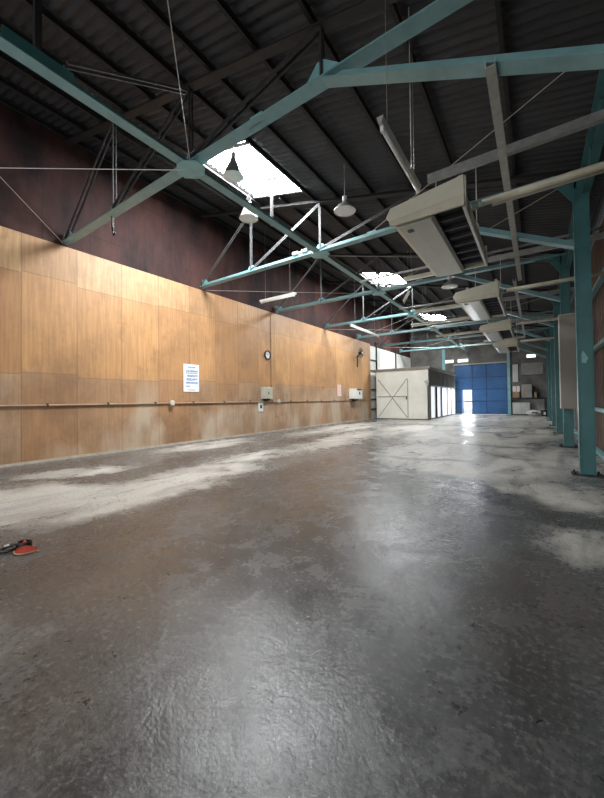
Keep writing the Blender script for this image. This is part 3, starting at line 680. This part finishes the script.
for x0, x1, lab, h in ((-5.86, -5.66, 'teal', 4.9), (-1.62, -1.44, 'teal', 4.9)):
    o = mk('door_post', 'teal_light', None, lambda bm: (box(bm, x0, x1, YE - .14, YE - .13, .0, h), box(bm, x0, x1, YE - .012, YE - .002, .0, h), box(bm, (x0 + x1) / 2 - .006, (x0 + x1) / 2 + .006, YE - .13, YE - .012, 0, h)))
    tag(o, 'teal steel post on the end wall, ' + ('left of the blue door behind the booth' if x0 < -5 else 'right of the blue door'), 'post')
o = mk('door_track', 'galv', None, lambda bm: box(bm, DX0 - .1, DX1 + .05, YE - .1, YE - .01, DZ + .02, DZ + .1)); tag(o, 'pale sliding track above the blue door', 'track')

# ------------------------------------------------------------------ end wall stores on the right
t = thing('lower_wall_board', 'wide pale board along the foot of the end wall, right of the blue door', 'board', (-.4, YE, 0))
mk('board', 'whitewall', t, lambda bm: box(bm, -.95, 1.3, -.03, -.001, .0, 1.05)); mk('kick_rail', 'dark_steel', t, lambda bm: box(bm, -.95, 1.3, -.04, -.031, 0, .06))
t = thing('steel_cabinet', 'low pale grey cabinet under the shelf, right of the blue door', 'cabinet', (-1.33, YE - .55, 0))
mk('body', 'greybox', t, lambda bm: box(bm, 0, 1.0, 0, .5, .05, .85), bevel=.01)
mk('door', 'whitewall', t, lambda bm: box(bm, .02, .49, -.015, -.001, .08, .83)); mk('door', 'whitewall', t, lambda bm: box(bm, .51, .98, -.015, -.001, .08, .83))
mk('plinth', 'black', t, lambda bm: box(bm, .02, .98, .02, .48, 0, .05))
o = mk('wall_shelf', 'dark_steel', None, lambda bm: (box(bm, -1.35, .5, YE - .6, YE - .01, 1.08, 1.16), box(bm, -1.34, -1.3, YE - .58, YE - .02, .87, 1.08), box(bm, .44, .48, YE - .58, YE - .02, 0, 1.08)))
tag(o, 'dark shelf across the end wall right of the blue door', 'shelf')
for (a, b, z0, z1, m_, lab) in ((-1.30, -.92, 1.17, 1.57, 'cardboard', 'brown cardboard box on the shelf next to the teal post'), (-1.3, -.88, 1.575, 1.95, 'white', 'white carton stacked on the brown cardboard box'), (-.80, -.22, 1.17, 2.05, 'greybox', 'large grey carton on the shelf, right of the white carton'), (-.1, .03, 1.17, 1.5, 'tan', 'small tan box at the right of the shelf')):
    t = thing('storage_box', lab, 'box', ((a + b) / 2, YE - .32, z0))
    W = (b - a) / 2; hh = z1 - z0
    mk('carton', m_, t, lambda bm: box(bm, -W, W, -.2, .2, 0, hh), bevel=.008)
    mk('packing_tape', 'tan' if m_ != 'tan' else 'cardboard', t, lambda bm: box(bm, -.025, .025, -.204, -.2005, 0.001, hh))
t = thing('wall_panel_board', 'pale grey board hanging high on the end wall at right', 'board', (-1.15, YE, 3.0))
mk('board', 'whitewall', t, lambda bm: box(bm, -.16, .16, -.03, -.002, -.75, .45)); mk('edge', 'dark_steel', t, lambda bm: box(bm, .165, .2, -.035, -.002, -.75, .45))
t = thing('wall_board', 'wide grey board on the end wall in the far right corner', 'board', (-.2, YE, 3.0))
mk('board', 'greybox', t, lambda bm: box(bm, -.6, .6, -.03, -.002, -.3, .5)); mk('rail', 'dark_steel', t, lambda bm: box(bm, -.6, .6, -.05, -.031, -.34, -.3))
t = thing('white_sack', 'white bag slumped on the floor at the far right corner', 'bag', (-.1, 26.6, 0))
def sack(bm):
    bmesh.ops.create_uvsphere(bm, u_segments=20, v_segments=12, radius=1)
    for v in bm.verts:
        k = 1 + .12 * math.sin(5 * v.co.x + 3 * v.co.z) * math.cos(4 * v.co.y)
        v.co = Vector((v.co.x * .42 * k, v.co.y * .25 * k, max(0, v.co.z * .2 * k + .17)))
mk('sack', 'white', t, sack, smooth=True); mk('dark_label', 'slat', t, lambda bm: box(bm, -.16, .16, -.262, -.25, .16, .24))
t = thing('black_bin', 'small black bin with a white patch beside the white bag', 'bin', (.42, 26.3, 0))
mk('bin', 'black', t, lambda bm: lathe(bm, [(0, 0), (.17, 0), (.2, .32), (.21, .36), (.17, .36), (0, .33)], 20)); mk('label', 'white', t, lambda bm: box(bm, -.06, .06, -.215, -.2, .08, .26))

# tall taupe duct panel on the second visible column
t = thing('cable_cupboard', 'tall narrow taupe casing mounted on the front of the second visible column', 'casing', (XC - .06, TY[3] - .12, .92))
mk('casing', 'colbox', t, lambda bm: box(bm, 0, .33, -.42, 0, 0, 2.15), bevel=.008)
mk('side_edge', 'white', t, lambda bm: box(bm, -.012, -.0005, -.40, -.30, .02, 2.13))
mk('top_cap', 'cream', t, lambda bm: box(bm, -.01, .34, -.43, .0, 2.151, 2.17))

# ------------------------------------------------------------------ visor on the floor
t = thing('sun_visor', 'red visor with black headband lying on the concrete at the left edge', 'visor', (-3.45, 1.0, 0), rz=math.radians(34))
def brim(bm):
    N, K = 16, 5; g = []
    for i in range(N + 1):
        u = -1 + 2 * i / N; row = []
        for j in range(K + 1):
            v = j / K
            x = .095 * u + .035
            edge = -.085 * (1 - abs(u) ** 2.2)
            y = .0 + edge * v + .015 * (1 - u * u)
            z = .035 * (1 - v) * (1 - .5 * u * u) + .008
            row.append(bm.verts.new((x, y, z)))
        g.append(row)
    for i in range(N):
        for j in range(K): bm.faces.new((g[i][j], g[i + 1][j], g[i + 1][j + 1], g[i][j + 1]))
    r = bmesh.ops.solidify(bm, geom=bm.faces[:], thickness=.006)
o = mk('brim', 'red', t, brim, smooth=True)
mk('brim_edge', 'tan', t, lambda bm: tube(bm, [(.095 * u + .035, -.087 * (1 - abs(u) ** 2.2) + .015 * (1 - u * u), .010) for u in [-1 + i / 10 for i in range(21)]], .006, 6), smooth=True)
mk('headband', 'black', t, lambda bm: [prof(bm, (-.02 + .05 * math.cos(a), .05 + .035 * math.sin(a), .035 ), (-.02 + .05 * math.cos(a + .28), .05 + .035 * math.sin(a + .28), .035), [(-.004, -.028), (.004, -.028), (.004, .028), (-.004, .028)]) for a in [i * 2 * PI / 24 for i in range(24)]])
mk('strap', 'black', t, lambda bm: tube(bm, [(-.06, .02, .03), (-.10, .05, .035), (-.16, .05, .02), (-.19, .01, .012), (-.16, -.03, .012), (-.10, -.02, .014), (-.05, .0, .03)], .012, 8), smooth=True)
mk('buckle', 'white', t, lambda bm: tube(bm, [(-.165, .02, .035), (-.135, .035, .04)], .009, 6))
mk('rear_loop', 'red', t, lambda bm: tube(bm, [(-.05, .05, .02), (-.03, .06, .06), (.0, .05, .04)], .01, 6), smooth=True)

# ------------------------------------------------------------------ light
wd = bpy.data.worlds.new('World'); S.world = wd; wd.use_nodes = True
bg = wd.node_tree.nodes['Background']; bg.inputs[0].default_value = (.93, .97, 1, 1); bg.inputs[1]  .default_value = 1.6
def area(name, loc, rot, sx, sy, e, col=(1, 1, 1)):
    l = bpy.data.lights.new(name, 'AREA'); l.shape = 'RECTANGLE'; l.size = sx; l.size_y = sy; l.energy = e; l.color = col
    o = bpy.data.objects.new(name, l); COL.objects.link(o); o.location = loc; o.rotation_euler = rot; return o
# added area light across the unseen front doorway, standing in for daylight
area('front_fill_light', (-3.7, YF + .05, 2.0), (PI / 2, 0, 0), 7.4, 3.8, 130, (1, .98, .95))
# daylight through the open wicket in the blue door
area('daylight_wicket', (DX0 + .78, YE + .1, 1.0), (-PI / 2, 0, 0), .6, 1.6, 60, (.9, .95, 1))

# ------------------------------------------------------------------ camera
cam = bpy.data.cameras.new('camera'); co = bpy.data.objects.new('camera', cam); COL.objects.link(co); S.camera = co
f_px, yaw, pitch, roll, cy = 340.9, 34.474, .951, .689, 394.14
a, b_, r_ = (math.radians(v) for v in (yaw, pitch, roll))
F = Vector((-math.sin(a) * math.cos(b_), math.cos(a) * math.cos(b_), math.sin(b_)))
R = Vector((math.cos(a), math.sin(a), 0)); U = R.cross(F)
R2 = R * math.cos(r_) - U * math.sin(r_); U2 = U * math.cos(r_) + R * math.sin(r_)
co.matrix_world = Matrix(((R2.x, U2.x, -F.x, 0), (R2.y, U2.y, -F.y, 0), (R2.z, U2.z, -F.z, 1.2), (0, 0, 0, 1)))
cam.sensor_fit = 'VERTICAL'; cam.sensor_height = 36.0; cam.lens = 36.0 * f_px / 798; cam.shift_y = (cy - 399) / 798; cam.clip_start = .05
S.view_settings.view_transform = 'Standard'; S.view_settings.look = 'None'; S.view_settings.gamma = 1; S.view_settings.use_curve_mapping = False
S.view_settings.exposure = 0.15
S.cycles.max_bounces = 10; S.cycles.diffuse_bounces = 6
